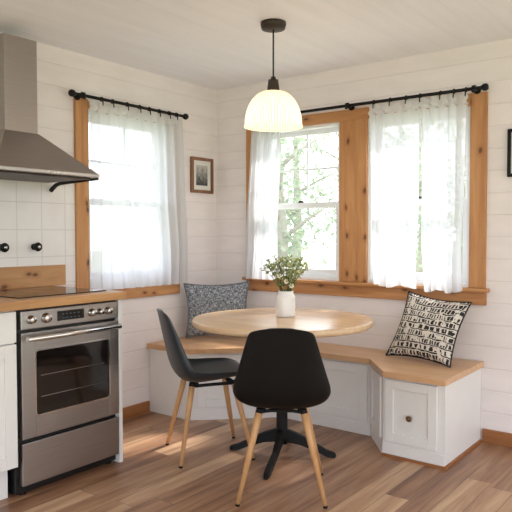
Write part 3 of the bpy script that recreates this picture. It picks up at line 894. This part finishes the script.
def rr_frame(bm, y0, y1, z0, z1, r_, w, x0, x1):
    """rounded rectangular ring"""
    def loop(y0, y1, z0, z1, r_):
        out = []
        for cy, cz, a0 in ((y1-r_, z1-r_, 0), (y0+r_, z1-r_, 90), (y0+r_, z0+r_, 180), (y1-r_, z0+r_, 270)):
            for k in range(7):
                a = math.radians(a0+15*k); out.append((cy+r_*math.cos(a), cz+r_*math.sin(a)))
        return out
    A, B = loop(y0, y1, z0, z1, r_), loop(y0+w, y1-w, z0+w, z1-w, max(r_-w, .004))
    n = len(A); V = [[bm.verts.new((x, *p)) for p in q] for q in (A, B) for x in (x0, x1)]
    a0, a1, b0, b1 = V
    for i in range(n):
        j = (i+1) % n
        bm.faces.new((a1[i], a1[j], b1[j], b1[i])); bm.faces.new((a0[i], a0[j], a1[j], a1[i])); bm.faces.new((b0[i], b0[j], b1[j], b1[i]))
rr_frame(bm, wy0-.006, wy1+.006, wz0-.006, wz1+.006, .022, .008, OX, OX+.004)
obj('window_bezel', bm, 'chrome', dr)
bm = BM()
for z in (.45, .55): tube(bm, [(OX-.0005, wy0+.03, z), (OX-.0005, wy1-.03, z)], .0012, 6)
obj('oven_rack', bm, 'steel_dark', dr)
bm = BM()
tube(bm, [(OX+.052, OY0-.002, .735), (OX+.052, OY1-.030, .735)], .0125, 18)
for y in (OY0+.03, OY1-.06): tube(bm, [(OX, y, .733), (OX+.052, y, .733)], .009, 12)
obj('handle', bm, 'chrome', dr)
bm = BM()
tube(bm, [(OX+.0022, -1.808+.010*math.cos(a*PI/8), .318+.010*math.sin(a*PI/8)) for a in range(17)], .0012, 6, False)
tube(bm, [(OX+.0022, -1.812, .322), (OX+.0022, -1.803, .322)], .001, 6); tube(bm, [(OX+.0022, -1.808, .322), (OX+.0022, -1.808, .311)], .001, 6)
obj('emblem', bm, 'steel_dark', dr)
obj('drawer', box(BM(), OX-.03, OX+.001, OY0, OY1, .052, .248, .003), 'steel', ov)
for y in (OY0+.03, OY1-.03):
    obj('foot', lathe(BM(), [(0, 0), (.018, 0), (.018, .008), (.010, .014), (.010, .05), (0, .05)], OX-.055, y, 16), 'black', ov)
o = obj('end_panel', box(BM(), .02, .612, -1.5115, -1.488, 0, .869, .002), 'white'); tag(o, 'narrow white cabinet end panel right of the steel oven', 'panel')

cb = thing('base_cabinet', 'white shaker base cabinet left of the oven, cut by the frame', 'cabinet', (.3, -2.5, 0))
CX = .600
obj('carcass', box(BM(), .02, CX, -2.72, -2.112, .148, .869), 'white', cb)
d_ = obj('drawer', box(BM(), CX, CX+.019, -2.715, -2.114, .722, .862, .002), 'white', cb)
bm = BM(); y0, y1, z0, z1, s = -2.715, -2.114, .154, .714, .058
box(bm, CX, CX+.019, y0, y0+s, z0, z1, .002); box(bm, CX, CX+.019, y1-s, y1, z0, z1, .002)
box(bm, CX, CX+.019, y0+s, y1-s, z0, z0+s, .002); box(bm, CX, CX+.019, y0+s, y1-s, z1-s, z1, .002); box(bm, CX, CX+.010, y0+s, y1-s, z0+s, z1-s)
obj('door', bm, 'white', cb)
obj('toe_kick', box(BM(), .02, CX-.05, -2.72, -2.125, 0, .148), 'white', cb)

# range hood
HY0, HY1, HX = -2.10, -1.50, .45
h = thing('range_hood', 'stainless steel chimney range hood on the wall above the cooktop', 'range hood', (0, -1.8, 1.5))
cy0, cy1, cxf, ct = -1.895, -1.702, .20, 2.236
obj('chimney', box(BM(), .001, cxf, cy0, cy1, 1.742, ct, .003), 'steel_dark', h)
bm = BM()
lo = [(.001, HY0), (HX, HY0), (HX, HY1), (.001, HY1)]; up = [(.001, cy0-.003), (cxf+.003, cy0-.003), (cxf+.003, cy1+.003), (.001, cy1+.003)]
va = [bm.verts.new((x, y, 1.530)) for x, y in lo]; vb = [bm.verts.new((x, y, 1.745)) for x, y in up]
for k in range(4): bm.faces.new((va[k], va[(k+1) % 4], vb[(k+1) % 4], vb[k]))
bm.faces.new(va[::-1]); bm.faces.new(vb)
obj('canopy', bm, 'steel_dark', h)
rim = obj('rim', box(BM(), .001, HX+.003, HY0-.003, HY1+.003, 1.512, 1.531, .003), 'steel', h)
bm = BM()
for k in range(4): box(bm, HX+.002, HX+.006, -1.83+k*.03, -1.81+k*.03, 1.517, 1.526, .001)
obj('button', bm, 'chrome', rim)
obj('filter', box(BM(), .04, HX-.03, HY0+.03, HY1-.03, 1.503, 1.512, .002), 'bronze', h)
bm = BM()
pts = [(.012, -1.49, 1.462), (.03, -1.49, 1.475), (.06, -1.49, 1.492), (.10, -1.49, 1.500), (.25, -1.49, 1.504), (.43, -1.49, 1.508)]
tube(bm, pts, [.013, .013, .012, .011, .009, .006], 10)
obj('bracket', bm, 'black', h)

for y, lab in ((-1.606, 'round black wall knob nearer the window, above the backsplash'), (-1.812, 'round black wall knob at the left frame edge')):
    k = thing('wall_knob', lab, 'knob', (.006, y, 1.138), 'black knobs on the tiles')
    bm = BM(); lathe(bm, [(0, .0005), (.018, .0005), (.018, .006), (.010, .010), (.009, .022), (.022, .030), (.026, .042), (.022, .052), (0, .055)], seg=28, axis='x', origin=(.006, y, 1.138))
    obj('grip', bm, 'black', k)
    obj('cap', lathe(BM(), [(0, .054), (.010, .0535), (.010, .0560), (0, .0575)], seg=20, axis='x', origin=(.006, y, 1.138)), 'chrome', k)

# ------------------------------------------------------------------ outdoors
GZ = -.35
bm = BM(); K = 24
g = [[bm.verts.new((-45+90*i/K, -40+100*j/K, GZ-.1*math.sin(i*1.3)*math.cos(j*.9) if not (-10 < -45+90*i/K < 12 and -14 < -40+100*j/K < 8) else GZ)) for i in range(K+1)] for j in range(K+1)]
for j in range(K):
    for i in range(K): bm.faces.new((g[j][i], g[j][i+1], g[j+1][i+1], g[j+1][i]))
lw = obj('lawn', bm, 'lawn'); lw['kind'] = 'structure'

def tree(label, x, y, hgt, rad, mat, seed, nleaf=1500, trunk_h=.35):
    rnd = random.Random(seed)
    root = thing('garden_tree', label, 'tree', (x, y, GZ), 'trees beyond the lawn')
    tube_pts = [(x, y, GZ-.1), (x+.1, y, GZ+hgt*.3), (x-.05, y+.1, GZ+hgt*.6), (x, y, GZ+hgt*.9)]
    bm = tube(BM(), tube_pts, [.16, .13, .09, .03], 10)
    for k in range(6):
        a = rnd.uniform(0, 6.28); z = hgt*rnd.uniform(trunk_h, .75)
        tube(bm, [(x, y, GZ+z), (x+math.cos(a)*rad*.4, y+math.sin(a)*rad*.4, GZ+z+.4), (x+math.cos(a)*rad*.8, y+math.sin(a)*rad*.8, GZ+z+.7)], [.06, .04, .015], 6)
    obj('trunk', bm, 'bark', root)
    bm = BM()
    clumps = []
    for k in range(34):
        a = rnd.uniform(0, 6.28); t_ = rnd.uniform(trunk_h*.85, 1); r_ = rad*math.sin(PI*min(.97, max(.1, (1-(t_-trunk_h)/(1-trunk_h))*.75+.1)))*math.sqrt(rnd.random())
        clumps.append(Vector((x+math.cos(a)*r_, y+math.sin(a)*r_, GZ+hgt*t_)))
    for k in range(nleaf):
        c = rnd.choice(clumps)
        p = c+Vector((rnd.gauss(0, .32), rnd.gauss(0, .32), rnd.gauss(0, .24)))
        d = Vector((rnd.gauss(0, 1), rnd.gauss(0, 1), rnd.gauss(-.2, .6)))
        leaf_quad(bm, p, d, Vector((0, 0, 1)), rnd.uniform(.13, .26), rnd.uniform(.04, .075))
    obj('crown', bm, mat, root)
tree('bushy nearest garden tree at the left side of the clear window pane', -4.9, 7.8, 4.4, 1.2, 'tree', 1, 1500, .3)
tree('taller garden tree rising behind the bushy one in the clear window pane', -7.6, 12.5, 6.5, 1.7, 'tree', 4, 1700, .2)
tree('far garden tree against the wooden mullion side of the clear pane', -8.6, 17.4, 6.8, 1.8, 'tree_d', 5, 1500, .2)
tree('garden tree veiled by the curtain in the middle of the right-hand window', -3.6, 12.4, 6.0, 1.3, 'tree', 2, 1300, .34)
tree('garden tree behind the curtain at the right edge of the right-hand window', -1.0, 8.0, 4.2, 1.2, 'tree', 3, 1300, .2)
def shrub(label, x, y, r_, hgt, seed, mat):
    rnd = random.Random(seed); bm = BM()
    for k in range(700):
        a = rnd.uniform(0, 6.28); q = r_*math.sqrt(rnd.random()); z = hgt*(1-(q/r_)**2)*rnd.uniform(.25, 1)
        d = Vector((rnd.gauss(0, 1), rnd.gauss(0, 1), rnd.gauss(.4, .6)))
        leaf_quad(bm, Vector((x+q*math.cos(a), y+q*math.sin(a), GZ+z)), d, Vector((0, 0, 1)), rnd.uniform(.12, .2), rnd.uniform(.04, .06))
    o = obj('garden_shrub', bm, mat); tag(o, label, 'shrub')
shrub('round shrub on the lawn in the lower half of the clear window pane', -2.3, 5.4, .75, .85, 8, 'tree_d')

# ------------------------------------------------------------------ light
w = bpy.data.worlds.new('World'); S.world = w; w.use_nodes = True
nt = w.node_tree; bg = nt.nodes['Background']
# hazy daylight sky: brightest around the veiled sun beyond the windows, cooler and dimmer on the far side
tc = nt.nodes.new('ShaderNodeTexCoord')
dp = nt.nodes.new('ShaderNodeVectorMath'); dp.operation = 'DOT_PRODUCT'
nt.links.new(tc.outputs['Generated'], dp.inputs[0]); dp.inputs[1].default_value = Vector((-.55, .75, .35)).normalized()
rg = nt.nodes.new('ShaderNodeMapRange'); nt.links.new(dp.outputs['Value'], rg.inputs[0])
rg.inputs[1].default_value = -.5; rg.inputs[2].default_value = .9; rg.inputs[3].default_value = 1.85; rg.inputs[4].default_value = 3.7
bg.inputs[0].default_value = (.90, .945, 1.05, 1)
nt.links.new(rg.outputs[0], bg.inputs[1])
sun = bpy.data.lights.new('sun', 'SUN'); sun.energy = 6.0; sun.angle = math.radians(9); sun.color = (1, .95, .88)
so = bpy.data.objects.new('sun', sun); COL.objects.link(so)
so.rotation_euler = Vector((-.20, -.80, -.78)).to_track_quat('-Z', 'Y').to_euler()
pt = bpy.data.lights.new('bulb_glow', 'POINT'); pt.energy = 2.3; pt.color = (1, .92, .82); pt.shadow_soft_size = .04
po = bpy.data.objects.new('bulb_glow', pt); COL.objects.link(po); po.location = (PX, PY, 1.785)

# ------------------------------------------------------------------ camera
F = Vector((-0.60282944, 0.79713705, -0.03419354)); R = Vector((0.79762554, 0.60315198, -0.00109278)); U = Vector((-0.0197528, 0.0279324, 0.99941463))
cam = bpy.data.cameras.new('camera'); co = bpy.data.objects.new('camera', cam); COL.objects.link(co)
mt = Matrix((R, U, -F)).transposed().to_4x4(); mt.translation = Vector((3.23702896, -3.78515746, 1.21078619))
co.matrix_world = mt
cam.sensor_fit = 'HORIZONTAL'; cam.sensor_width = 36; cam.lens = 36*649.415/512; cam.clip_start = .05
S.camera = co
S.view_settings.view_transform = 'Standard'
S.view_settings.look = 'None'
S.view_settings.exposure = .34
S.cycles.use_denoising = True
S.cycles.max_bounces = 10
S.cycles.transparent_max_bounces = 16
